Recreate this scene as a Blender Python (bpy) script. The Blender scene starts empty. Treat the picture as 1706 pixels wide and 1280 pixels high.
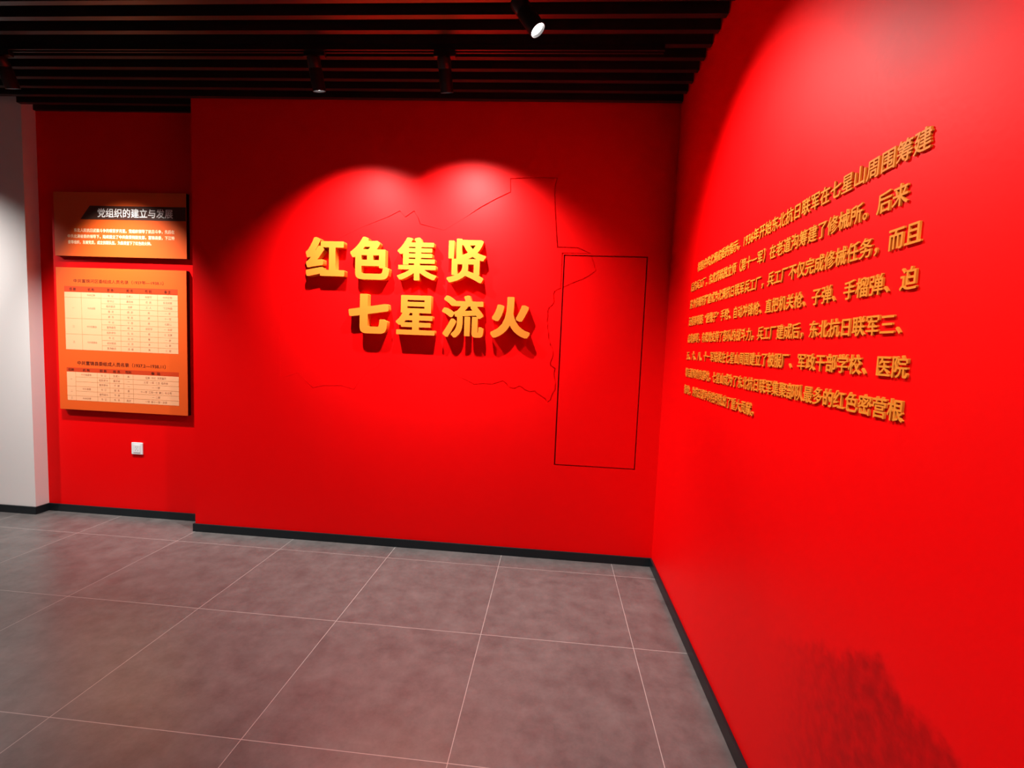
import bpy, bmesh, math, random
import numpy as np
from mathutils import Vector, Matrix
random.seed(4)
SC = bpy.context.scene
COL = SC.collection
PI = math.pi

# ------------------------------------------------------------------ camera
CAM = Vector((-0.7635, -3.4224, 1.5348))
cd = bpy.data.cameras.new('camera')
cd.sensor_width = 36.0
cd.lens = 799.72 / 1706 * 36.0
cd.clip_start = 0.02
cam = bpy.data.objects.new('camera', cd)
COL.objects.link(cam)
RT = Vector((0.9952664, 0.0883989, 0.0403783))
DN = Vector((0.0469783, -0.0739008, -0.9961585))
FW = Vector((-0.0850753, 0.9933400, -0.0777038))
M = Matrix((RT, -DN, -FW)).transposed().to_4x4()
M.translation = CAM
cam.matrix_world = M
SC.camera = cam

# ------------------------------------------------------------------ world and exposure
w = bpy.data.worlds.new('world')
SC.world = w
w.use_nodes = True
w.node_tree.nodes['Background'].inputs[0].default_value = (1.0, 0.97, 0.95, 1)
w.node_tree.nodes['Background'].inputs[1].default_value = 0.02
SC.view_settings.view_transform = 'Standard'
SC.view_settings.look = 'None'
SC.view_settings.exposure = 0.0
SC.view_settings.gamma = 1.0
SC.view_settings.use_curve_mapping = False

# lamp powers (the lamps themselves are built with their housings)
P_TITLE = 310.0
P_BOARD = 400.0
P_RIGHT = 235.0
P_FILL = 115.0  # for the fill lamps added out of view
LAMP_COL = (1.0, 0.95, 0.90)


# ------------------------------------------------------------------ helpers
def new_mat(name, col, rough=0.5, spec=0.5, metal=0.0):
    m = bpy.data.materials.new(name)
    m.use_nodes = True
    b = m.node_tree.nodes['Principled BSDF']
    b.inputs['Base Color'].default_value = (*col, 1)
    b.inputs['Roughness'].default_value = rough
    b.inputs['Specular IOR Level'].default_value = spec
    b.inputs['Metallic'].default_value = metal
    return m


def nodes(m):
    return m.node_tree.nodes, m.node_tree.links, m.node_tree.nodes['Principled BSDF']


def add_bump(m, scale, strength, dist=0.002, detail=4.0):
    n, l, b = nodes(m)
    tc = n.new('ShaderNodeTexCoord')
    t = n.new('ShaderNodeTexNoise')
    t.inputs['Scale'].default_value = scale
    t.inputs['Detail'].default_value = detail
    bp = n.new('ShaderNodeBump')
    bp.inputs['Strength'].default_value = strength
    bp.inputs['Distance'].default_value = dist
    l.new(tc.outputs['Object'], t.inputs['Vector'])
    l.new(t.outputs['Fac'], bp.inputs['Height'])
    l.new(bp.outputs['Normal'], b.inputs['Normal'])
    return tc, t


def link(name, me, mat=None, parent=None):
    if mat is not None:
        me.materials.clear()
        me.materials.append(mat)
    o = bpy.data.objects.new(name, me)
    COL.objects.link(o)
    if parent is not None:
        o.parent = parent
    return o


def finish(bm, name):
    bmesh.ops.recalc_face_normals(bm, faces=bm.faces)
    me = bpy.data.meshes.new(name)
    bm.to_mesh(me)
    bm.free()
    return me


def box(bm, x0, x1, y0, y1, z0, z1, bev=0.0):
    vs = [bm.verts.new((x, y, z)) for x in (x0, x1) for y in (y0, y1) for z in (z0, z1)]
    fs = [(0, 1, 3, 2), (4, 6, 7, 5), (0, 4, 5, 1), (2, 3, 7, 6), (0, 2, 6, 4), (1, 5, 7, 3)]
    faces = [bm.faces.new([vs[i] for i in f]) for f in fs]
    if bev > 0:
        es = list({e for f in faces for e in f.edges})
        bmesh.ops.bevel(bm, geom=es, offset=bev, segments=2, affect='EDGES', profile=0.5)


def prism(bm, pts, y0, y1):
    """polygon in x,z extruded along y (y0 is the back, y1 the face)"""
    a = [bm.verts.new((x, y0, z)) for x, z in pts]
    b = [bm.verts.new((x, y1, z)) for x, z in pts]
    bm.faces.new(a)
    bm.faces.new(list(reversed(b)))
    n = len(pts)
    for i in range(n):
        j = (i + 1) % n
        bm.faces.new((a[i], b[i], b[j], a[j]))


def lathe(bm, prof, mat4=None, seg=32):
    """profile of (r, z) turned about z"""
    rings = []
    for r, z in prof:
        ring = []
        for k in range(seg):
            a = 2 * PI * k / seg
            v = Vector((r * math.cos(a), r * math.sin(a), z))
            ring.append(bm.verts.new(mat4 @ v if mat4 else v))
        rings.append(ring)
    for p, q in zip(rings, rings[1:]):
        for k in range(seg):
            j = (k + 1) % seg
            bm.faces.new((p[k], p[j], q[j], q[k]))
    bm.faces.new(rings[0])
    bm.faces.new(list(reversed(rings[-1])))


def empty(name, loc):
    o = bpy.data.objects.new(name, None)
    o.empty_display_size = 0.05
    o.location = loc
    COL.objects.link(o)
    return o


def tag(o, label, cat, group=None):
    o['label'] = label
    o['category'] = cat
    if group:
        o['group'] = group
    return o


def struct(o):
    o['kind'] = 'structure'
    return o


# ------------------------------------------------------------------ materials
def red_paint(name):
    m = new_mat(name, (0.82, 0.0004, 0.0012), 0.48, 0.11)
    n, l, b = nodes(m)
    tc, t = add_bump(m, 60.0, 0.12, 0.002, 5.0)
    r = n.new('ShaderNodeTexNoise')
    r.inputs['Scale'].default_value = 2.2
    r.inputs['Detail'].default_value = 3.0
    mr = n.new('ShaderNodeMapRange')
    mr.inputs['To Min'].default_value = 0.44
    mr.inputs['To Max'].default_value = 0.54
    l.new(tc.outputs['Object'], r.inputs['Vector'])
    l.new(r.outputs['Fac'], mr.inputs['Value'])
    l.new(mr.outputs['Result'], b.inputs['Roughness'])
    return m


RED = red_paint('red_wall_paint')

# the right wall carries a faded mural: darker red mountains low on the wall
RED_MURAL = red_paint('red_wall_paint_with_mountain_mural')


def mural(m):
    n, l, b = nodes(m)
    tc = n.new('ShaderNodeTexCoord')
    sp = n.new('ShaderNodeSeparateXYZ')
    l.new(tc.outputs['Object'], sp.inputs[0])
    yn = n.new('ShaderNodeMapRange')           # along the wall, far (0) to near (1)
    yn.inputs['From Min'].default_value = -1.2
    yn.inputs['From Max'].default_value = -3.2
    l.new(sp.outputs['Y'], yn.inputs['Value'])
    cr = n.new('ShaderNodeFloatCurve')
    c = cr.mapping.curves[0]
    prof = [(0.0, 0.20), (0.10, 0.30), (0.226, 0.574), (0.34, 0.650), (0.42, 0.735), (0.488, 0.80), (0.542, 0.862),
            (0.565, 0.875), (0.583, 0.855), (0.60, 0.832), (0.63, 0.845), (0.65, 0.840), (0.68, 0.825), (0.80, 0.60),
            (0.90, 0.45), (1.0, 0.30)]
    while len(c.points) < len(prof):
        c.points.new(0.5, 0.5)
    for p, (x, y) in zip(c.points, prof):
        p.location = (x, y)
        p.handle_type = 'VECTOR'
    cr.mapping.update()
    l.new(yn.outputs['Result'], cr.inputs['Value'])
    nz = n.new('ShaderNodeTexNoise')
    nz.inputs['Scale'].default_value = 14.0
    nz.inputs['Detail'].default_value = 6.0
    l.new(tc.outputs['Object'], nz.inputs['Vector'])
    a1 = n.new('ShaderNodeMath'); a1.operation = 'MULTIPLY_ADD'
    l.new(nz.outputs['Fac'], a1.inputs[0])
    a1.inputs[1].default_value = 0.10
    l.new(cr.outputs['Value'], a1.inputs[2])
    a2 = n.new('ShaderNodeMath'); a2.operation = 'SUBTRACT'
    l.new(a1.outputs[0], a2.inputs[0]); l.new(sp.outputs['Z'], a2.inputs[1])
    edge = n.new('ShaderNodeMapRange'); edge.interpolation_type = 'SMOOTHSTEP'
    edge.inputs['From Min'].default_value = 0.04
    edge.inputs['From Max'].default_value = 0.09
    l.new(a2.outputs[0], edge.inputs['Value'])
    # the print fades out towards the far corner
    fade = n.new('ShaderNodeMapRange'); fade.interpolation_type = 'SMOOTHSTEP'
    fade.inputs['From Min'].default_value = -1.75
    fade.inputs['From Max'].default_value = -2.35
    l.new(sp.outputs['Y'], fade.inputs['Value'])
    nz2 = n.new('ShaderNodeTexNoise')
    nz2.inputs['Scale'].default_value = 28.0
    nz2.inputs['Detail'].default_value = 5.0
    l.new(tc.outputs['Object'], nz2.inputs['Vector'])
    br = n.new('ShaderNodeMapRange')
    br.inputs['From Min'].default_value = 0.35
    br.inputs['From Max'].default_value = 0.65
    br.inputs['To Min'].default_value = 0.55
    br.inputs['To Max'].default_value = 1.0
    l.new(nz2.outputs['Fac'], br.inputs['Value'])
    m1 = n.new('ShaderNodeMath'); m1.operation = 'MULTIPLY'
    l.new(edge.outputs['Result'], m1.inputs[0]); l.new(fade.outputs['Result'], m1.inputs[1])
    m2 = n.new('ShaderNodeMath'); m2.operation = 'MULTIPLY'
    l.new(m1.outputs[0], m2.inputs[0]); l.new(br.outputs['Result'], m2.inputs[1])
    mx = n.new('ShaderNodeMix'); mx.data_type = 'RGBA'
    mx.inputs[6].default_value = (0.82, 0.0004, 0.0012, 1)
    mx.inputs[7].default_value = (0.40, 0.0010, 0.0018, 1)
    l.new(m2.outputs[0], mx.inputs[0])
    l.new(mx.outputs[2], b.inputs['Base Color'])


mural(RED_MURAL)

WHITE = new_mat('white_wall_paint', (0.74, 0.71, 0.70), 0.55, 0.3)
add_bump(WHITE, 70.0, 0.08)
SKIRT = new_mat('black_metal_skirting', (0.006, 0.0105, 0.0135), 0.38, 0.35)
SLAT = new_mat('dark_brown_slat_coating', (0.016, 0.0125, 0.012), 0.40, 0.5)
VOID = new_mat('black_painted_slab', (0.004, 0.004, 0.004), 0.9, 0.1)
LAMP_BLACK = new_mat('black_lamp_housing', (0.012, 0.012, 0.013), 0.35, 0.5)
LENS = bpy.data.materials.new('lit_lamp_lens')
LENS.use_nodes = True
_n, _l, _b = nodes(LENS)
_b.inputs['Base Color'].default_value = (0.9, 0.9, 0.9, 1)
_b.inputs['Emission Color'].default_value = (1.0, 0.97, 0.94, 1)
_b.inputs['Emission Strength'].default_value = 8.0
GOLD = new_mat('gold_lacquer', (0.64, 0.180, 0.018), 0.45, 0.22, 0.05)
GOLD_SIDE = GOLD
GOLD_SMALL = new_mat('matt_gold_acrylic', (0.68, 0.235, 0.024), 0.5, 0.15)
BOARD_EDGE = new_mat('black_foam_board_edge', (0.012, 0.006, 0.004), 0.6, 0.3)
PRINT_ORANGE = new_mat('orange_printed_film', (0.74, 0.098, 0.012), 0.45, 0.3)
PRINT_BAND = new_mat('dark_brown_printed_band', (0.060, 0.022, 0.014), 0.45, 0.4)
PRINT_WHITE = new_mat('white_print', (0.85, 0.83, 0.80), 0.5, 0.3)
PRINT_CREAM = new_mat('cream_print', (0.95, 0.75, 0.48), 0.5, 0.3)
PRINT_DARK = new_mat('dark_brown_print', (0.11, 0.012, 0.004), 0.5, 0.3)
PRINT_GREY = new_mat('faint_brown_print', (0.50, 0.23, 0.12), 0.5, 0.3)
TABLE_HEAD = new_mat('red_orange_printed_header', (0.55, 0.045, 0.008), 0.5, 0.3)
TABLE_SHEET = new_mat('cream_printed_sheet', (0.88, 0.43, 0.22), 0.5, 0.3)
TABLE_LINE = new_mat('thin_brown_print', (0.62, 0.27, 0.11), 0.5, 0.3)
PLASTIC = new_mat('white_plastic', (0.82, 0.84, 0.86), 0.35, 0.5)
PLASTIC_DARK = new_mat('dark_socket_slots', (0.05, 0.05, 0.05), 0.5, 0.3)
TILE = 0.8
TILE_X, TILE_Y = -0.28375, -0.1955


def floor_mat():
    m = new_mat('grey_porcelain_floor_tiles', (0.2, 0.19, 0.185), 0.4, 0.95)
    n, l, b = nodes(m)
    tc = n.new('ShaderNodeTexCoord')
    sp = n.new('ShaderNodeSeparateXYZ')
    l.new(tc.outputs['Object'], sp.inputs[0])
    lines = []
    ids = []
    for ax, off in (('X', TILE_X), ('Y', TILE_Y)):
        s = n.new('ShaderNodeMath'); s.operation = 'SUBTRACT'
        l.new(sp.outputs[ax], s.inputs[0]); s.inputs[1].default_value = off
        d = n.new('ShaderNodeMath'); d.operation = 'DIVIDE'
        l.new(s.outputs[0], d.inputs[0]); d.inputs[1].default_value = TILE
        f = n.new('ShaderNodeMath'); f.operation = 'FLOOR'
        l.new(d.outputs[0], f.inputs[0]); ids.append(f)
        r = n.new('ShaderNodeMath'); r.operation = 'ROUND'
        l.new(d.outputs[0], r.inputs[0])
        e = n.new('ShaderNodeMath'); e.operation = 'SUBTRACT'
        l.new(d.outputs[0], e.inputs[0]); l.new(r.outputs[0], e.inputs[1])
        a = n.new('ShaderNodeMath'); a.operation = 'ABSOLUTE'
        l.new(e.outputs[0], a.inputs[0])
        c = n.new('ShaderNodeMath'); c.operation = 'LESS_THAN'
        l.new(a.outputs[0], c.inputs[0]); c.inputs[1].default_value = 0.0015 / TILE
        lines.append(c)
    grout = n.new('ShaderNodeMath'); grout.operation = 'MAXIMUM'
    l.new(lines[0].outputs[0], grout.inputs[0]); l.new(lines[1].outputs[0], grout.inputs[1])
    # cloudy concrete look, each tile its own cut of the pattern
    cb = n.new('ShaderNodeCombineXYZ')
    l.new(ids[0].outputs[0], cb.inputs[0]); l.new(ids[1].outputs[0], cb.inputs[1])
    wn = n.new('ShaderNodeTexWhiteNoise')
    l.new(cb.outputs[0], wn.inputs['Vector'])
    sc = n.new('ShaderNodeVectorMath'); sc.operation = 'SCALE'
    l.new(wn.outputs['Color'], sc.inputs[0]); sc.inputs['Scale'].default_value = 20.0
    ad = n.new('ShaderNodeVectorMath'); ad.operation = 'ADD'
    l.new(tc.outputs['Object'], ad.inputs[0]); l.new(sc.outputs[0], ad.inputs[1])
    t1 = n.new('ShaderNodeTexNoise')
    t1.inputs['Scale'].default_value = 8.0; t1.inputs['Detail'].default_value = 10.0
    t1.inputs['Roughness'].default_value = 0.74
    l.new(ad.outputs[0], t1.inputs['Vector'])
    ramp = n.new('ShaderNodeValToRGB')
    ramp.color_ramp.elements[0].position = 0.30
    ramp.color_ramp.elements[0].color = (0.070, 0.065, 0.064, 1)
    ramp.color_ramp.elements[1].position = 0.72
    ramp.color_ramp.elements[1].color = (0.150, 0.142, 0.138, 1)
    l.new(t1.outputs['Fac'], ramp.inputs[0])
    mx = n.new('ShaderNodeMix'); mx.data_type = 'RGBA'
    l.new(grout.outputs[0], mx.inputs[0])
    l.new(ramp.outputs[0], mx.inputs[6])
    mx.inputs[7].default_value = (0.40, 0.37, 0.355, 1)
    l.new(mx.outputs[2], b.inputs['Base Color'])
    t2 = n.new('ShaderNodeTexNoise')
    t2.inputs['Scale'].default_value = 9.0; t2.inputs['Detail'].default_value = 6.0
    l.new(ad.outputs[0], t2.inputs['Vector'])
    mr = n.new('ShaderNodeMapRange')
    mr.inputs['To Min'].default_value = 0.26; mr.inputs['To Max'].default_value = 0.40
    l.new(t2.outputs['Fac'], mr.inputs['Value'])
    l.new(mr.outputs['Result'], b.inputs['Roughness'])
    bp = n.new('ShaderNodeBump')
    bp.inputs['Strength'].default_value = 0.10; bp.inputs['Distance'].default_value = 0.002
    l.new(t2.outputs['Fac'], bp.inputs['Height'])
    l.new(bp.outputs['Normal'], b.inputs['Normal'])
    return m


FLOOR = floor_mat()

# ------------------------------------------------------------------ glyphs
_cache = {}


def outlines(txt):
    """closed outlines of a string at size 1, as arrays of points"""
    c = bpy.data.curves.new('lettering', 'FONT')
    c.body = txt
    o = bpy.data.objects.new('lettering', c)
    COL.objects.link(o)
    dg = bpy.context.evaluated_depsgraph_get()
    dg.update()
    cu = o.evaluated_get(dg).to_curve(dg)
    polys = []
    for sp in cu.splines:
        pts = []
        bp = sp.bezier_points
        n = len(bp)
        for i in range(n):
            p, q = bp[i], bp[(i + 1) % n]
            p0, p1, p2, p3 = (np.array(v[:2]) for v in (p.co, p.handle_right, q.handle_left, q.co))
            ch = p3 - p0
            L = np.hypot(*ch)
            dev = 0.0
            if L > 1e-9:
                nrm = np.array((-ch[1], ch[0])) / L
                dev = max(abs((p1 - p0) @ nrm), abs((p2 - p0) @ nrm))
            k = 1 if dev < 1e-4 else 6
            for t in np.arange(k) / k:
                pts.append((1 - t) ** 3 * p0 + 3 * t * (1 - t) ** 2 * p1 + 3 * t * t * (1 - t) * p2 + t ** 3 * p3)
        if len(pts) > 2:
            polys.append(np.array(pts))
    o.to_curve_clear()
    bpy.data.objects.remove(o)
    bpy.data.curves.remove(c)
    return polys


def simplify(p, tol):
    """Douglas-Peucker on a closed loop"""
    n = len(p)
    if n < 6:
        return p
    far = int(np.argmax(np.hypot(*(p - p[0]).T)))
    keep = np.zeros(n + 1, bool)
    q = np.vstack([p, p[:1]])
    keep[[0, far, n]] = True
    st = [(0, far), (far, n)]
    while st:
        i, j = st.pop()
        if j - i < 2:
            continue
        d = q[j] - q[i]
        L = np.hypot(*d) + 1e-12
        v = q[i + 1:j] - q[i]
        e = np.abs(v[:, 0] * d[1] - v[:, 1] * d[0]) / L
        k = int(np.argmax(e))
        if e[k] > tol:
            m = i + 1 + k
            keep[m] = True
            st += [(i, m), (m, j)]
    return q[:-1][keep[:-1]]


def embolden(polys, bx, by, h, square):
    """grow the outlines by bx sideways and by up and down; returns new closed loops"""
    allp = np.vstack(polys)
    lo = allp.min(0) - (bx + 3 * h, by + 3 * h)
    hi = allp.max(0) + (bx + 3 * h, by + 3 * h)
    nx, ny = (int(v) + 1 for v in (hi - lo) / h)
    gx = lo[0] + h * np.arange(nx)
    gy = lo[1] + h * np.arange(ny)
    X, Y = np.meshgrid(gx, gy, indexing='ij')
    wind = np.zeros(X.shape, int)
    best = np.full(X.shape, 1e9)
    for p in polys:
        for (x0, y0), (x1, y1) in zip(p, np.roll(p, -1, 0)):
            if y0 != y1:
                j0, j1 = np.searchsorted(gy, sorted((y0, y1)))
                if j1 > j0:
                    xc = x0 + (gy[j0:j1] - y0) * (x1 - x0) / (y1 - y0)
                    wind[:, j0:j1] += np.where(gx[:, None] < xc[None, :], 1 if y1 > y0 else -1, 0)
            r = 2.5
            i0, i1 = np.searchsorted(gx, (min(x0, x1) - r * bx - 2 * h, max(x0, x1) + r * bx + 2 * h))
            j0, j1 = np.searchsorted(gy, (min(y0, y1) - r * by - 2 * h, max(y0, y1) + r * by + 2 * h))
            xs, ys = X[i0:i1, j0:j1], Y[i0:i1, j0:j1]
            if square:
                m = max(1, int(math.hypot(x1 - x0, y1 - y0) / (0.35 * min(bx, by))))
                for t in np.arange(m + 1) / m:
                    u = np.abs(xs - x0 - t * (x1 - x0)) / bx
                    v = np.abs(ys - y0 - t * (y1 - y0)) / by
                    d = np.maximum(np.maximum(u, v), 0.60 * (u + v))
                    np.minimum(best[i0:i1, j0:j1], d, out=best[i0:i1, j0:j1])
            else:
                ax, ay = (x1 - x0) / bx, (y1 - y0) / by
                ux, uy = (xs - x0) / bx, (ys - y0) / by
                t = np.clip((ux * ax + uy * ay) / (ax * ax + ay * ay + 1e-12), 0, 1)
                d = np.hypot(ux - t * ax, uy - t * ay)
                np.minimum(best[i0:i1, j0:j1], d, out=best[i0:i1, j0:j1])
    F = np.where(wind != 0, -best, best) - 1.0
    F[F == 0] = 1e-9
    ins = F < 0
    nxt = {}

    def cut(i0, j0, i1, j1):
        a, b = F[i0, j0], F[i1, j1]
        t = a / (a - b)
        return (gx[i0] + t * (gx[i1] - gx[i0]), gy[j0] + t * (gy[j1] - gy[j0]))
    pos = {}
    code = (ins[:-1, :-1] * 1 + ins[1:, :-1] * 2 + ins[1:, 1:] * 4 + ins[:-1, 1:] * 8)
    # edges of a cell: 0 bottom, 1 right, 2 top, 3 left; inside kept on the left hand
    tab = {1: [(0, 3)], 2: [(1, 0)], 3: [(1, 3)], 4: [(2, 1)], 5: [(0, 3), (2, 1)], 6: [(2, 0)], 7: [(2, 3)],
           8: [(3, 2)], 9: [(0, 2)], 10: [(1, 0), (3, 2)], 11: [(1, 2)], 12: [(3, 1)], 13: [(0, 1)], 14: [(3, 0)]}
    for i, j in np.argwhere((code > 0) & (code < 15)):
        ek = ((i, j, 0), (i + 1, j, 1), (i, j + 1, 0), (i, j, 1))
        for a, b in tab[int(code[i, j])]:
            nxt[ek[a]] = ek[b]
            for e in (ek[a], ek[b]):
                if e not in pos:
                    pos[e] = cut(e[0], e[1], e[0] + 1, e[1]) if e[2] == 0 else cut(e[0], e[1], e[0], e[1] + 1)
    loops = []
    while nxt:
        k0, k = next(iter(nxt.items()))
        loop = [k0]
        del nxt[k0]
        while k != k0 and k in nxt:
            loop.append(k)
            k2 = nxt.pop(k)
            k = k2
        if len(loop) > 3:
            loops.append(simplify(np.array([pos[e] for e in loop]), 0.16 * h))
    return loops


def loops_to_mesh(loops, depth, name='lettering'):
    c = bpy.data.curves.new(name, 'CURVE')
    c.dimensions = '2D'
    c.fill_mode = 'BOTH'
    c.extrude = depth / 2
    for p in loops:
        sp = c.splines.new('POLY')
        sp.points.add(len(p) - 1)
        for pt, (x, y) in zip(sp.points, p):
            pt.co = (x, y, 0, 1)
        sp.use_cyclic_u = True
    o = bpy.data.objects.new(name, c)
    COL.objects.link(o)
    dg = bpy.context.evaluated_depsgraph_get()
    dg.update()
    me = bpy.data.meshes.new_from_object(o.evaluated_get(dg))
    bpy.data.objects.remove(o)
    bpy.data.curves.remove(c)
    me.name = name
    for v in me.vertices:
        v.co.z += depth / 2
    return me


def glyph_mesh(txt, size, depth, bold=0.0, bold_y=None, h=0.011, square=False):
    """raised lettering: back on z = 0, face on z = depth"""
    polys = outlines(txt)
    if bold > 0:
        polys = embolden(polys, bold, bold_y or bold, h, square)
    return loops_to_mesh([p * size for p in polys], depth)


def bbox(me):
    xs = [v.co.x for v in me.vertices]; ys = [v.co.y for v in me.vertices]
    return min(xs), max(xs), min(ys), max(ys)


FACE_BACK = Matrix(((1, 0, 0), (0, 0, -1), (0, 1, 0))).to_4x4()      # letters on the back wall
FACE_RIGHT = Matrix(((0, 0, -1), (-1, 0, 0), (0, 1, 0))).to_4x4()    # letters on the right wall

# ------------------------------------------------------------------ the room
XS = -3.4897      # left edge of the projecting red wall
YR = 0.190        # face of the set-back red wall
XL = -4.957       # where the white wall begins
YW = 0.085        # face of the white wall
ZC = 3.1805       # underside of the ceiling slats at the right wall
SL = 0.01317      # the slats rise a little towards the left
ROOM_L, ROOM_B = -8.6, -8.0
TOP = 3.62


def zslat(x):
    return ZC - SL * x


bm = bmesh.new(); box(bm, ROOM_L - .1, 0.1, ROOM_B - .1, 0.4, -0.1, 0.0)
struct(link('floor', finish(bm, 'floor'), FLOOR))

# red back wall: a body, and a facing board with routed seams around the map inlay and the access panel
HX0, HX1, HZ0, HZ1 = -0.7300, -0.1545, 0.695, 2.188
SKIN = 0.008
MAP = [(-1.99, 2.422), (-1.91, 2.463), (-1.869, 2.42), (-1.806, 2.464), (-1.778, 2.425), (-1.759, 2.375), (-1.584, 2.337),
       (-1.457, 2.414), (-1.329, 2.495), (-1.223, 2.554), (-1.115, 2.606), (-1.119, 2.694), (-0.96, 2.703), (-0.807, 2.701),
       (-0.82, 2.63), (-0.803, 2.446), (-0.78, 2.234), (-0.639, 2.233), (-0.555, 2.202), (-0.745, 2.202), (-0.745, 1.957),
       (-0.784, 1.936), (-0.79, 1.89), (-0.786, 1.86), (-0.828, 1.794), (-0.814, 1.638), (-0.800, 1.58), (-0.777, 1.517),
       (-0.783, 1.46), (-0.79, 1.41), (-0.757, 1.388), (-0.761, 1.341), (-0.749, 1.244), (-0.774, 1.194), (-0.799, 1.152),
       (-0.833, 1.187), (-0.852, 1.20), (-0.888, 1.228), (-0.93, 1.221), (-0.96, 1.233), (-1.004, 1.258), (-1.04, 1.239),
       (-1.077, 1.246), (-1.123, 1.29), (-1.20, 1.262), (-1.331, 1.254), (-1.554, 1.353), (-1.731, 1.301), (-1.885, 1.382),
       (-1.999, 1.418), (-2.047, 1.349), (-2.124, 1.31), (-2.193, 1.231), (-2.228, 1.173), (-2.329, 1.196), (-2.467, 1.189),
       (-2.546, 1.17), (-2.612, 1.225), (-2.663, 1.277), (-2.743, 1.244), (-2.795, 1.239), (-2.805, 1.543), (-2.787, 1.774),
       (-2.648, 1.814), (-2.558, 2.077), (-2.378, 2.253), (-2.2, 2.342)]


def ragged(pts):
    """a border with small irregular notches, as the map was cut"""
    rnd = random.Random(7)
    out = []
    for (x0, z0), (x1, z1) in zip(pts, pts[1:] + pts[:1]):
        out.append((x0, z0))
        L = math.hypot(x1 - x0, z1 - z0)
        river = x0 > -1.2 and z0 < 1.97 and x1 > -1.2 and abs(x0 - x1) + abs(z0 - z1) < 0.25
        n = int(L / 0.022) if river else (int(L / 0.06) if z0 < 1.5 and z1 < 1.5 else 0)
        for k in range(1, n):
            t = k / n
            a = rnd.uniform(-1, 1) * (0.008 if river else 0.006)
            out.append((x0 + (x1 - x0) * t - a * (z1 - z0) / L, z0 + (z1 - z0) * t + a * (x1 - x0) / L))
    return out


def outset(pts, width):
    """move each corner outwards by width(x, z); pts run clockwise"""
    out = []
    n = len(pts)
    for i in range(n):
        (xa, za), (x, z), (xb, zb) = pts[i - 1], pts[i], pts[(i + 1) % n]
        a = Vector((-(z - za), x - xa)).normalized()
        b = Vector((-(zb - z), xb - x)).normalized()
        m = a + b
        if m.length < 0.3:
            m = a
        m.normalize()
        d = width(x, z) / max(0.55, m.dot(a))
        out.append((x + m.x * d, z + m.y * d))
    return out


def seam(x, z):
    if x < -1.4 and z > 1.21:              # tight joint on this side, save for the peaks
        return 0.0055 if (-2.0 < x < -1.75 and z > 2.36) else 0.0008
    t = min(1.0, max(0.0, (x + 1.7) / 0.7 + max(0.0, z - 1.6)))
    return 0.0028 + 0.0047 * t


MAP = ragged(MAP)
bm = bmesh.new()
box(bm, XS, HX0, SKIN, 0.40, 0.0, TOP)
box(bm, HX1, 0.0, SKIN, 0.40, 0.0, TOP)
box(bm, HX0, HX1, SKIN, 0.40, 0.0, HZ0)
box(bm, HX0, HX1, SKIN, 0.40, HZ1, TOP)
box(bm, HX0, HX1, 0.07, 0.40, HZ0, HZ1)
skin = loops_to_mesh([[(XS, 0), (0, 0), (0, TOP), (XS, TOP)], [(HX0, HZ0), (HX1, HZ0), (HX1, HZ1), (HX0, HZ1)], outset(MAP, seam)], SKIN)
skin.transform(Matrix(((1, 0, 0), (0, 0, -1), (0, 1, 0))).to_4x4())
skin.transform(Matrix.Translation((0, SKIN, 0)))
bm.from_mesh(skin)
struct(link('wall_back', finish(bm, 'wall_back'), RED))
bm = bmesh.new(); box(bm, XL, XS, YR, 0.40, 0.0, TOP)
struct(link('wall_back_left', finish(bm, 'wall_back_left'), RED))
bm = bmesh.new(); box(bm, 0.0, 0.1, ROOM_B, 0.40, 0.0, TOP)
struct(link('wall_right', finish(bm, 'wall_right'), RED_MURAL))
bm = bmesh.new(); box(bm, ROOM_L, XL, YW, 0.40, 0.0, TOP)
struct(link('wall_left', finish(bm, 'wall_left'), WHITE))
bm = bmesh.new(); box(bm, ROOM_L - .1, ROOM_L, ROOM_B, 0.40, 0.0, TOP)
struct(link('wall_far_left', finish(bm, 'wall_far_left'), WHITE))
bm = bmesh.new(); box(bm, ROOM_L - .1, 0.1, ROOM_B - .1, ROOM_B, 0.0, TOP)
struct(link('wall_rear', finish(bm, 'wall_rear'), WHITE))

# ceiling: black slab, slats hung beneath it
bm = bmesh.new(); box(bm, ROOM_L - .1, 0.1, ROOM_B - .1, 0.4, TOP, TOP + .1)
ceil = struct(link('ceiling', finish(bm, 'ceiling'), VOID))
SLAT_P, SLAT_W, SLAT_H = 0.1180, 0.032, 0.10


def slat_mesh(x0, x1):
    b = bmesh.new()
    vs = []
    for x in (x0, x1):
        z = zslat(x)
        for y, zz in ((-SLAT_W / 2, z), (SLAT_W / 2, z), (SLAT_W / 2, z + SLAT_H), (-SLAT_W / 2, z + SLAT_H)):
            vs.append(b.verts.new((x, y, zz)))
    for f in ((0, 1, 2, 3), (7, 6, 5, 4), (0, 4, 5, 1), (1, 5, 6, 2), (2, 6, 7, 3), (3, 7, 4, 0)):
        b.faces.new([vs[i] for i in f])
    return finish(b, 'slat')


long_slat = slat_mesh(ROOM_L + .01, -0.004)
short_slat = slat_mesh(XL + .005, XS - 0.004)
long_slat.materials.append(SLAT); short_slat.materials.append(SLAT)
for i in range(-2, 66):
    y = -0.052 - SLAT_P * i
    if y < ROOM_B + .1:
        break
    me = short_slat if y > 0 else long_slat
    o = link('slat', me, None, ceil)
    o.location = (0, y, 0)
# two carriers the slats clip to
for x in (-1.2, -2.4, -3.3, -5.6):
    bm = bmesh.new()
    box(bm, x - .02, x + .02, ROOM_B + .05, -0.03, zslat(x) + SLAT_H, zslat(x) + SLAT_H + .04)
    link('carrier_rail', finish(bm, 'carrier_rail'), VOID, ceil)

# skirting boards
BH, BT = 0.0619, 0.013


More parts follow.
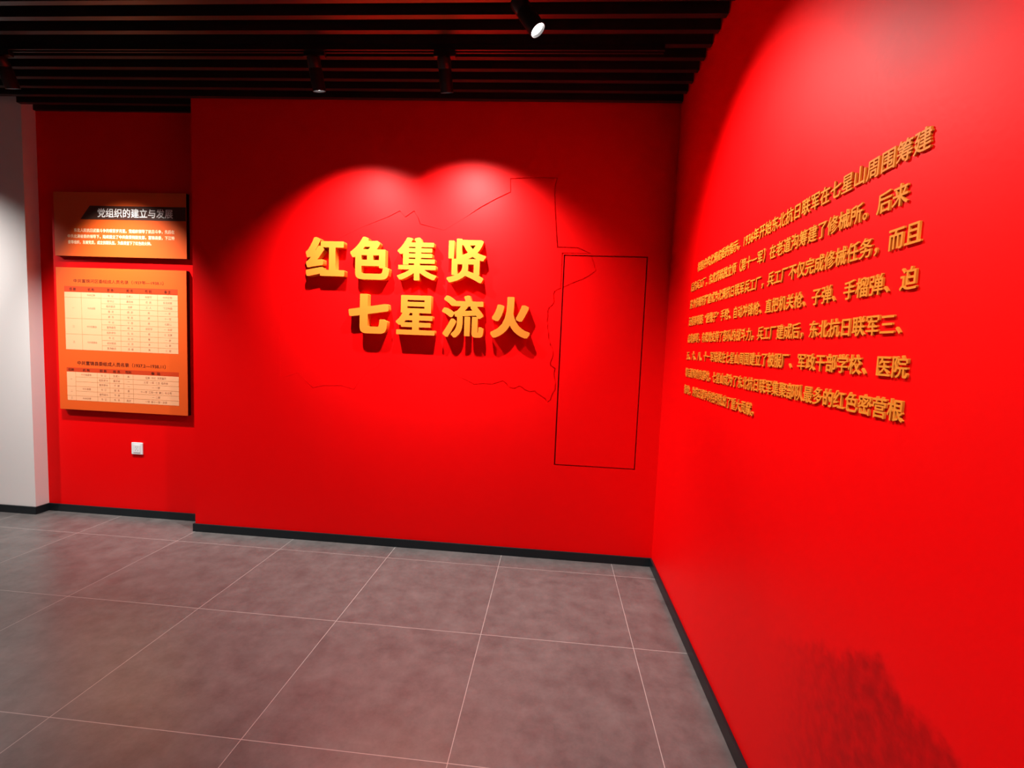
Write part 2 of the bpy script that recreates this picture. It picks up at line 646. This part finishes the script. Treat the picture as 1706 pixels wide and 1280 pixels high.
def skirting(name, *boxes):
    bm = bmesh.new()
    for x0, x1, y0, y1 in boxes:
        box(bm, x0, x1, y0, y1, 0.0, BH, 0.0015)
    struct(link(name, finish(bm, name), SKIRT))


skirting('baseboard_back', (XS - BT, -0.0, -BT, 0.0), (XS - BT, XS, 0.0, YR - BT))
skirting('baseboard_back_left', (XL + BT, XS - BT, YR - BT, YR))
skirting('baseboard_left', (ROOM_L, XL + BT, YW - BT, YW), (XL, XL + BT, YW, YR))
skirting('baseboard_right', (-BT, 0.0, ROOM_B, -BT))

# ------------------------------------------------------------------ map relief and access panel


def face_mesh(loops, y_front, depth, name):
    me = loops_to_mesh(loops, depth, name)
    me.transform(Matrix(((1, 0, 0), (0, 0, -1), (0, 1, 0))).to_4x4())
    me.transform(Matrix.Translation((0, y_front + depth, 0)))
    return me


mp = link('map_inlay', face_mesh([MAP], 0.0, SKIN - .0006, 'map_inlay'), RED)
tag(mp, 'red map outline set flush into the red wall behind the gold title', 'map')

GAP = 0.0085
hp = empty('access_panel', ((HX0 + HX1) / 2, 0.0, HZ0))
tag(hp, 'tall flush red access panel outlined by a dark seam, below the map corner', 'panel')
A0, A1, B0, B1 = HX0 + GAP, HX1 - GAP, HZ0 + GAP, HZ1 - GAP
bm = bmesh.new(); box(bm, A0, A1, SKIN, 0.060, B0, B1)
skin = face_mesh([[(A0, B0), (A1, B0), (A1, B1), (-0.532, B1), (-0.499, 2.083), (-0.540, 2.049), (-0.590, 2.019), (-0.657, 1.991), (A0, 1.960)]], 0.0, SKIN, 'panel_leaf')
bm.from_mesh(skin)
me = finish(bm, 'panel_leaf'); me.transform(Matrix.Translation(-hp.location))
link('panel_leaf', me, RED, hp)
piece = link('map_corner', face_mesh([[(A0, B1), (-0.541, B1), (-0.507, 2.084), (-0.545, 2.055), (-0.593, 2.026), (-0.66, 1.999), (A0, 1.968)]],
                                     0.0, SKIN - .0006, 'map_corner'), RED, hp)
piece.data.transform(Matrix.Translation(-hp.location))

# ------------------------------------------------------------------ gold title letters
TITLE = [('红', -2.577, -2.289, 1.984, 2.260), ('色', -2.246, -1.960, 1.971, 2.269), ('集', -1.901, -1.617, 1.974, 2.271),
         ('贤', -1.544, -1.270, 1.968, 2.270), ('七', -2.253, -1.958, 1.588, 1.869), ('星', -1.903, -1.619, 1.590, 1.869),
         ('流', -1.569, -1.270, 1.583, 1.879), ('火', -1.220, -0.943, 1.593, 1.879)]
ORD8 = ['first', 'second', 'third', 'last']
T_DEPTH = 0.055
T_BOLD = {'红': (.044, .036), '色': (.044, .033), '集': (.036, .019), '贤': (.034, .024), '七': (.062, .048), '星': (.044, .023),
          '流': (.034, .024), '火': (.050, .040)}
for i, (ch, x0, x1, z0, z1) in enumerate(TITLE):
    me = glyph_mesh(ch, 0.29, T_DEPTH, *T_BOLD[ch], h=0.006, square=True)
    a, b, c, d = bbox(me)
    sx, sy = (x1 - x0) / (b - a), (z1 - z0) / (d - c)
    for v in me.vertices:
        v.co.x = (v.co.x - (a + b) / 2) * sx
        v.co.y = (v.co.y - c) * sy
    o = link('title_character', me, GOLD)
    # the letters sit on the map plate, or on the wall where the plate ends
    o.matrix_world = Matrix.Translation(((x0 + x1) / 2, 0.0, z0)) @ FACE_BACK
    tag(o, 'large raised gold character %s, %s in the %s row of the title' % (ch, ORD8[i % 4], 'upper' if i < 4 else 'lower'),
        'letter', 'gold title characters')

# ------------------------------------------------------------------ inscription on the right wall
LINES = ['根据中共北满省委的指示，1936年开始东北抗日联军在七星山周围筹建',
         '后方兵工厂，东北抗联独立师（第十一军）在老道沟筹建了修械所。后来',
         '这个修械所扩建成为北满抗日联军兵工厂，兵工厂不仅完成修械任务，而且',
         '还能够制造“匣撸子”手枪、自动冲锋枪、直把机关枪、子弹、手榴弹、迫',
         '击炮弹等，有效地支持了部队的战斗力。兵工厂建成后，东北抗日联军三、',
         '五、六、八、十一军陆续在七星山周围建立了被服厂、军政干部学校、医院',
         '等后勤和物资基地。七星山成为了东北抗日联军集聚部队最多的红色密营根',
         '据地，为抗日战争的胜利做出了重大贡献。']
LINE_NAME = ['top', 'second', 'third', 'fourth', 'fifth', 'sixth', 'seventh', 'bottom']
ONES = ['', 'first', 'second', 'third', 'fourth', 'fifth', 'sixth', 'seventh', 'eighth', 'ninth', 'tenth', 'eleventh', 'twelfth',
        'thirteenth', 'fourteenth', 'fifteenth', 'sixteenth', 'seventeenth', 'eighteenth', 'nineteenth', 'twentieth']
EM = 0.0515
ref = glyph_mesh('国', 1.0, 0.01)
ra, rb, rc, rd = bbox(ref)
G_SIZE = 0.0465 / (rd - rc)            # 国 stands 46.5 mm tall
CX, CY = (ra + rb) / 2, (rc + rd) / 2
bpy.data.meshes.remove(ref)
gcache = {}


def small_glyph(ch):
    if ch not in gcache:
        me = glyph_mesh(ch, G_SIZE, 0.005, 0.012)
        a, b, c, d = bbox(me)
        cx = (a + b) / 2 if (ch.isdigit() or ch in '“”') else CX * G_SIZE
        for v in me.vertices:
            v.co.x -= cx
            v.co.y -= CY * G_SIZE
        if ch.isdigit():
            for v in me.vertices:
                v.co.x *= 0.92
        me.materials.clear()
        me.materials.append(GOLD_SMALL)
        gcache[ch] = me
    return gcache[ch]


for li, text in enumerate(LINES):
    z = 2.0065 - 0.0966 * li
    k = 32 if li else 30
    slots = []
    for ch in text:
        if ch.isdigit():
            slots.append((ch, k + 0.25)); k -= 0.5
        else:
            dk = {'“': -0.28, '”': 0.28}.get(ch, 0.0)
            slots.append((ch, k + dk)); k -= 1
    n = len(slots)
    for j, (ch, kk) in enumerate(slots):
        o = link('inscription_character', small_glyph(ch))
        o.matrix_world = Matrix.Translation((0.0, -2.292 + 0.0531 * kk, z)) @ FACE_RIGHT
        left, right = j + 1, n - j
        pos = '%s from the %s' % ((ONES[left], 'start') if left < right else (ONES[right], 'end'))
        tag(o, 'small raised gold %s, %s of the %s line of the inscription' % (ch, pos, LINE_NAME[li]),
            'letter', 'gold inscription characters on the side wall')

# ------------------------------------------------------------------ the two display boards
YB = YR - 0.035        # board face
PR = 0.0006            # print thickness


def rect_on(bm, x0, x1, z0, z1, lift=1):
    box(bm, x0, x1, YB - PR * lift, YB - PR * (lift - 1), z0, z1)


def board(name, x0, x1, z0, z1, label):
    r = empty(name, ((x0 + x1) / 2, YR, z0))
    tag(r, label, 'board', 'display boards on the set-back red wall')
    bm = bmesh.new(); box(bm, x0, x1, YB + .0015, YR - .0013, z0, z1, 0.001)
    local(link('backing', finish(bm, 'backing'), BOARD_EDGE, r), r)
    bm = bmesh.new(); box(bm, x0, x1, YB, YB + .0015, z0, z1)
    local(link('printed_face', finish(bm, 'printed_face'), PRINT_ORANGE, r), r)
    return r


def local(o, r):
    o.data.transform(Matrix.Translation(-r.location))
    return o


def put_text(name, r, txt, x0, x1, zc, h, mat, bold=0.0, lift=1):
    """text fitted to the width x0..x1 and glyph height h, centred on zc"""
    me = glyph_mesh(txt, 1.0, 0.001, bold, h=0.02)
    a, b, c, d = bbox(me)
    sx, sy = (x1 - x0) / (b - a), h / (d - c)
    for v in me.vertices:
        v.co = Vector((x0 + (v.co.x - a) * sx, YB - PR * (lift - 1) - (PR if v.co.z > 0.0005 else 0.0), zc - h / 2 + (v.co.y - c) * sy))
    bmm = bmesh.new(); bmm.from_mesh(me)
    bmesh.ops.recalc_face_normals(bmm, faces=bmm.faces)
    bmm.to_mesh(me); bmm.free()
    return local(link(name, me, mat, r), r)


def merge_text(name, r, items, mat):
    """several strings as one print layer: items (txt, xc, zc, h, bold, width or None)"""
    bmm = bmesh.new()
    for txt, xc, zc, h, bold, wdt in items:
        key = (txt, bold)
        if key not in _cache:
            _cache[key] = glyph_mesh(txt, 1.0, 0.001, bold, h=0.02)
        src = _cache[key]
        a, b, c, d = bbox(src)
        s = h / 0.86
        sx = s if wdt is None else wdt / (b - a)
        me = src.copy()
        for v in me.vertices:
            v.co = Vector((xc + (v.co.x - (a + b) / 2) * sx, YB - PR - (PR if v.co.z > 0.0005 else 0.0), zc + (v.co.y - (c + d) / 2) * s))
        bmm.from_mesh(me)
        bpy.data.meshes.remove(me)
    bmesh.ops.recalc_face_normals(bmm, faces=bmm.faces)
    me = bpy.data.meshes.new(name)
    bmm.to_mesh(me); bmm.free()
    return local(link(name, me, mat, r), r)


b1 = board('title_board', -4.786, -3.661, 2.115, 2.614,
           'upper, wider orange board with a dark band and white heading on the set-back red wall')
bm = bmesh.new()
prism(bm, [(-4.557, 2.404), (-3.664, 2.403), (-3.664, 2.508), (-4.474, 2.510)], YB, YB - PR)
local(link('heading_band', finish(bm, 'heading_band'), PRINT_BAND, b1), b1)
put_text('heading_lettering', b1, '党组织的建立与发展', -4.408, -3.771, 2.4565, 0.070, PRINT_WHITE, 0.013, 2)
for txt, x0, x1, zc in (('东北人民抗日武装斗争的艰苦岁月里，党组织领导了抗日斗争，先后在', -4.615, -3.761, 2.318),
                        ('中共北满省委的领导下，陆续建立了中共集贤特别支部，富锦县委，下江特', -4.672, -3.761, 2.271),
                        ('委等组织，发展党员，成立抗联队伍，为集贤留下了红色的火种。', -4.670, -3.957, 2.225)):
    put_text('paragraph_line', b1, txt, x0, x1, zc, 0.030, PRINT_CREAM, 0.012, 1)

b2 = board('roster_board', -4.786, -3.667, 0.876, 2.024,
           'lower, taller orange board printed with two cream tables, above the socket')
put_text('title_lettering', b2, '中共富锦河区委组成人员名录（1937年—1938.1）', -4.633, -3.860, 1.920, 0.030, PRINT_DARK, 0.008)
put_text('title_lettering', b2, '中共富锦县委组成人员名录（1937.2—1938.11）', -4.620, -3.852, 1.261, 0.034, PRINT_DARK, 0.014)


def table(r, x0, x1, zt, zh, zb, cols, rows, spans):
    bm = bmesh.new(); rect_on(bm, x0, x1, zh, zt)
    local(link('table_header', finish(bm, 'table_header'), TABLE_HEAD, r), r)
    bm = bmesh.new(); rect_on(bm, x0, x1, zb, zh)
    local(link('table_sheet', finish(bm, 'table_sheet'), TABLE_SHEET, r), r)
    bm = bmesh.new()
    lw = 0.0011
    for c in cols:
        rect_on(bm, c - lw, c + lw, zb, zh, 2)
    for z, xs in rows:
        rect_on(bm, xs, x1, z - lw, z + lw, 2)
    local(link('table_rule', finish(bm, 'table_rule'), TABLE_LINE, r), r)


# first table: 12 rows, six columns
X0, X1 = -4.7165, -3.7415
C1 = [-4.569, -4.397, -4.232, -4.066, -3.912]
zt, zh, zb = 1.876, 1.830, 1.368
dz = (zh - zb) / 11
rows = []
for k in range(1, 11):
    xs = X0 if k in (1, 5, 8) else (C1[0] if k in () else C1[1])
    rows.append((zh - dz * k, xs))
table(b2, X0, X1, zt, zh, zb, C1, rows, None)
XC1 = [(p + q) / 2 for p, q in zip([X0] + C1, C1 + [X1])]
merge_text('header_lettering', b2, [(t, x, (zt + zh) / 2, 0.022, 0.02, 0.055) for t, x in zip(['任 期', '机 构', '职 务', '姓 名', '性 别', '备 注'], XC1)], PRINT_DARK)
role = ['书  记', '副书记', '组织委员', '委  员', '委  员', '书  记', '宣传委员', '组织部长', '书  记', '组织委员', '宣传委员']
place = ['中共区委', '东北抗联', '下江特委', '一  军', '十一军', '七星山', '一  支部', '三  支部', '一  部', '二  部', '三  部']
c3 = ['负责人', '委员会', '支部', '委  员', '党  员', '干  部', '组  长', '队  长', '主  任', '队  员', '政  委']
c4 = ['抗联军', '农  民', '工  人', '男', '男', '男', '抗联军', '男', '男', '男', '男']
it = []
for k in range(11):
    z = zh - dz * (k + .5)
    it += [(role[k], XC1[2], z, 0.017, 0.0, None), (c3[k], XC1[3], z, 0.017, 0.0, None),
           (c4[k], XC1[4], z, 0.017, 0.0, None), (place[k], XC1[5], z, 0.017, 0.0, None)]
it += [('中共区委', XC1[1], zh - dz * .5, 0.015, 0, None), ('中共支部', XC1[1], zh - dz * 3, 0.015, 0, None),
       ('中共区委会', XC1[1], zh - dz * 6.5, 0.015, 0, None), ('中共县委会', XC1[1], zh - dz * 9.5, 0.015, 0, None),
       ('一', XC1[0], zh - dz * 3, 0.017, 0, None), ('二', XC1[0], zh - dz * 6.5, 0.017, 0, None), ('三', XC1[0], zh - dz * 9.5, 0.017, 0, None)]
for zz in sorted({round(q[2], 4) for q in it}, reverse=True):
    merge_text('row_lettering', b2, [q for q in it if round(q[2], 4) == zz], PRINT_GREY)

# second table: six rows
C2 = [-4.639, -4.448, -4.339, -4.217, -4.134]
zt, zh, zb = 1.2215, 1.186, 0.953
dz = (zh - zb) / 6
rows = [(zh - dz * k, X0 if k in (3, 5) else C2[0]) for k in range(1, 6)]
table(b2, X0, X1, zt, zh, zb, C2, rows, None)
XC2 = [(p + q) / 2 for p, q in zip([X0] + C2, C2 + [X1])]
merge_text('header_lettering', b2, [(t, x, (zt + zh) / 2, 0.020, 0.02, wd) for t, x, wd in zip(['任期', '机 构', '职 务', '姓 名', '性别', '备  注'], XC2, [.05, .06, .06, .06, .05, .08])], PRINT_DARK)
it = []
for k, (a1, a2, a3, a4, a5) in enumerate([('中共县委会', '书  记', '负责人', '男', '区委  书记  支部委员'), ('', '组织部长', '委员会', '一', '三军  一军  二支  组织部'),
                                          ('', '宣传部长', '干  部', '一', '一  一部'), ('中共县委', '书  记', '党  员', '男', '十一军  三军一支  第二  独立师'),
                                          ('', '宣传部长', '干  部', '二', '一  二部'), ('中共支部', '书  记', '队  员', '男女', '一军  第十一军一支部')]):
    z = zh - dz * (k + .5)
    if a1:
        it.append((a1, XC2[1], z, 0.016, 0, None))
    it += [(a2, XC2[2], z, 0.017, 0, None), (a3, XC2[3], z, 0.017, 0, None), (a4, XC2[4], z, 0.017, 0, None), (a5, XC2[5], z, 0.017, 0, None)]
it += [('一', XC2[0], zh - dz * 1.5, 0.016, 0, None), ('二', XC2[0], zh - dz * 4, 0.016, 0, None), ('三', XC2[0], zh - dz * 5.5, 0.016, 0, None)]
for zz in sorted({round(q[2], 4) for q in it}, reverse=True):
    merge_text('row_lettering', b2, [q for q in it if round(q[2], 4) == zz], PRINT_GREY)

# ------------------------------------------------------------------ wall socket
sk = empty('wall_socket', (-4.138, YR, 0.527))
tag(sk, 'small square white wall socket under the lower orange board', 'socket')
bm = bmesh.new(); box(bm, -0.049, 0.049, -0.010, 0.0, 0.0, 0.098, 0.003)
link('cover_plate', finish(bm, 'cover_plate'), PLASTIC, sk)
bm = bmesh.new(); box(bm, -0.030, 0.030, -0.0125, -0.0095, 0.016, 0.082, 0.001)
link('socket_insert', finish(bm, 'socket_insert'), PLASTIC, sk)
for dx, zz, ww, hh in ((-.008, .062, .0022, .011), (.008, .062, .0022, .011), (-.010, .034, .0022, .011), (.010, .034, .0022, .011), (0, .046, .0022, .009)):
    bm = bmesh.new(); box(bm, dx - ww / 2, dx + ww / 2, -0.0129, -0.0120, zz - hh / 2, zz + hh / 2)
    link('socket_slot', finish(bm, 'socket_slot'), PLASTIC_DARK, sk)

# ------------------------------------------------------------------ track rails and spotlights
TR_Z = 0.030


def track(name, y, x0, x1, label):
    bm = bmesh.new()
    vs = []
    prof = [(-.018, 0), (.018, 0), (.018, -TR_Z), (.008, -TR_Z), (.008, -.012), (-.008, -.012), (-.008, -TR_Z), (-.018, -TR_Z)]
    for x in (x0, x1):
        vs.append([bm.verts.new((x, yy, zslat(x) - .0015 + zz)) for yy, zz in prof])
    n = len(prof)
    for i in range(n):
        j = (i + 1) % n
        bm.faces.new((vs[0][i], vs[0][j], vs[1][j], vs[1][i]))
    bm.faces.new(vs[0]); bm.faces.new(list(reversed(vs[1])))
    o = link(name, finish(bm, name), LAMP_BLACK)
    o.location = (0, y, 0)
    tag(o, label, 'track', 'lighting tracks under the ceiling slats')
    return o


TY1, TY2 = -0.642, -1.20
track('lighting_track', TY1, -6.6, -0.25, 'black lighting track under the slats nearest the back wall')
track('lighting_track', TY2, -6.6, -0.25, 'second black lighting track, over the room nearer the viewer')


def spotlight(x, y, aim, power, label, size=70.0, blend=0.6, length=0.175, r=0.037, drop=0.075, lens=None, recess=.008):
    z0 = zslat(x) - TR_Z - 0.0035
    root = empty('track_spotlight', (x, y, z0))
    tag(root, label, 'spotlight', 'track spotlights on the ceiling')
    bm = bmesh.new()
    box(bm, -.062, .062, -.016, .016, -0.030, 0.0, 0.003)
    link('adapter', finish(bm, 'adapter'), LAMP_BLACK, root)
    # stem and side arm to the pivot
    piv = Vector((0, 0, -drop))
    bm = bmesh.new()
    lathe(bm, [(.009, -drop), (.009, -.028)], None, 16)
    lathe(bm, [(.013, -.010), (.015, -.006), (.015, .006), (.013, .010)], Matrix.Translation(piv) @ Matrix.Rotation(PI / 2, 4, 'X'), 16)
    link('pivot_arm', finish(bm, 'pivot_arm'), LAMP_BLACK, root)
    d = (Vector(aim) - (Vector((x, y, z0)) + piv)).normalized()
    q = d.to_track_quat('-Z', 'Y').to_matrix().to_4x4()
    A = Matrix.Translation(piv) @ q
    L = length
    bm = bmesh.new()
    lathe(bm, [(.004, .046), (r * .86, .046), (r * .96, .042), (r, .034), (r, -.012), (r * .97, -.014), (r * .97, -.018), (r, -.020),
               (r, -(L - .046)), (r * .91, -(L - .046)), (r * .89, -(L - .046 - recess)), (r * .84, -(L - .060 - recess)), (.004, -(L - .060 - recess))], A, 40)
    h = link('lamp_housing', finish(bm, 'lamp_housing'), LAMP_BLACK, root)
    for p in h.data.polygons:
        p.use_smooth = True
    mod = h.modifiers.new('edge', 'EDGE_SPLIT'); mod.split_angle = math.radians(40)
    bm = bmesh.new()
    zz = -(L - .053 - recess)
    lathe(bm, [(r * .86, zz), (r * .85, zz - .003), (r * .55, zz - .006), (.004, zz - .007)], A, 40)
    link('lamp_lens', finish(bm, 'lamp_lens'), LENS if lens is None else lens, root)
    ld = bpy.data.lights.new('spot_beam', 'SPOT')
    ld.energy = power
    ld.spot_size = math.radians(size)
    ld.spot_blend = blend
    ld.shadow_soft_size = 0.022
    ld.color = LAMP_COL
    lo = bpy.data.objects.new('spot_beam', ld)
    COL.objects.link(lo)
    lo.parent = root
    lo.matrix_local = A @ Matrix.Translation((0, 0, -(L - .046) - .003))
    return root


spotlight(-4.20, TY1, (-4.12, 0.19, 1.15), P_BOARD, 'black track spotlight over the orange display boards', 72, 1.0, recess=.03)
spotlight(-2.215, TY1, (-2.07, 0.0, 1.15), P_TITLE, 'black track spotlight over the gold title, showing a bright lower rim', 110, 1.0)
spotlight(-1.455, TY1, (-1.36, 0.10, 1.40), P_TITLE, 'black track spotlight over the gold title, its lit face turned away', 106, 1.0, recess=.03)
spotlight(-0.975, TY2, (-0.02, -1.40, 1.66), P_RIGHT, 'glaring track spotlight turned to the inscription, hanging nearest the viewer', 98, 1.0, drop=0.14)
spotlight(-0.975, -3.10, (-0.02, -2.5, 0.45), P_RIGHT * .7, 'track spotlight over the near end of the inscription wall', 84, 1.0)
spotlight(-6.3, TY2, (-5.6, YW, 1.55), P_FILL * 3.0, 'added unseen fill spotlight brightening the white wall beside the orange boards', 68, 1.0)  # unseen lamp, added to brighten the white wall
for (x, y) in ((-2.6, -3.6), (-5.4, -3.2), (-2.4, -5.8), (-5.2, -6.0)):  # unseen lamps added as ambient fill for the room
    spotlight(x, y, (x, y + .15, 0), P_FILL, 'added unseen fill spotlight aimed down at the floor behind the viewer', 130, 1.0)
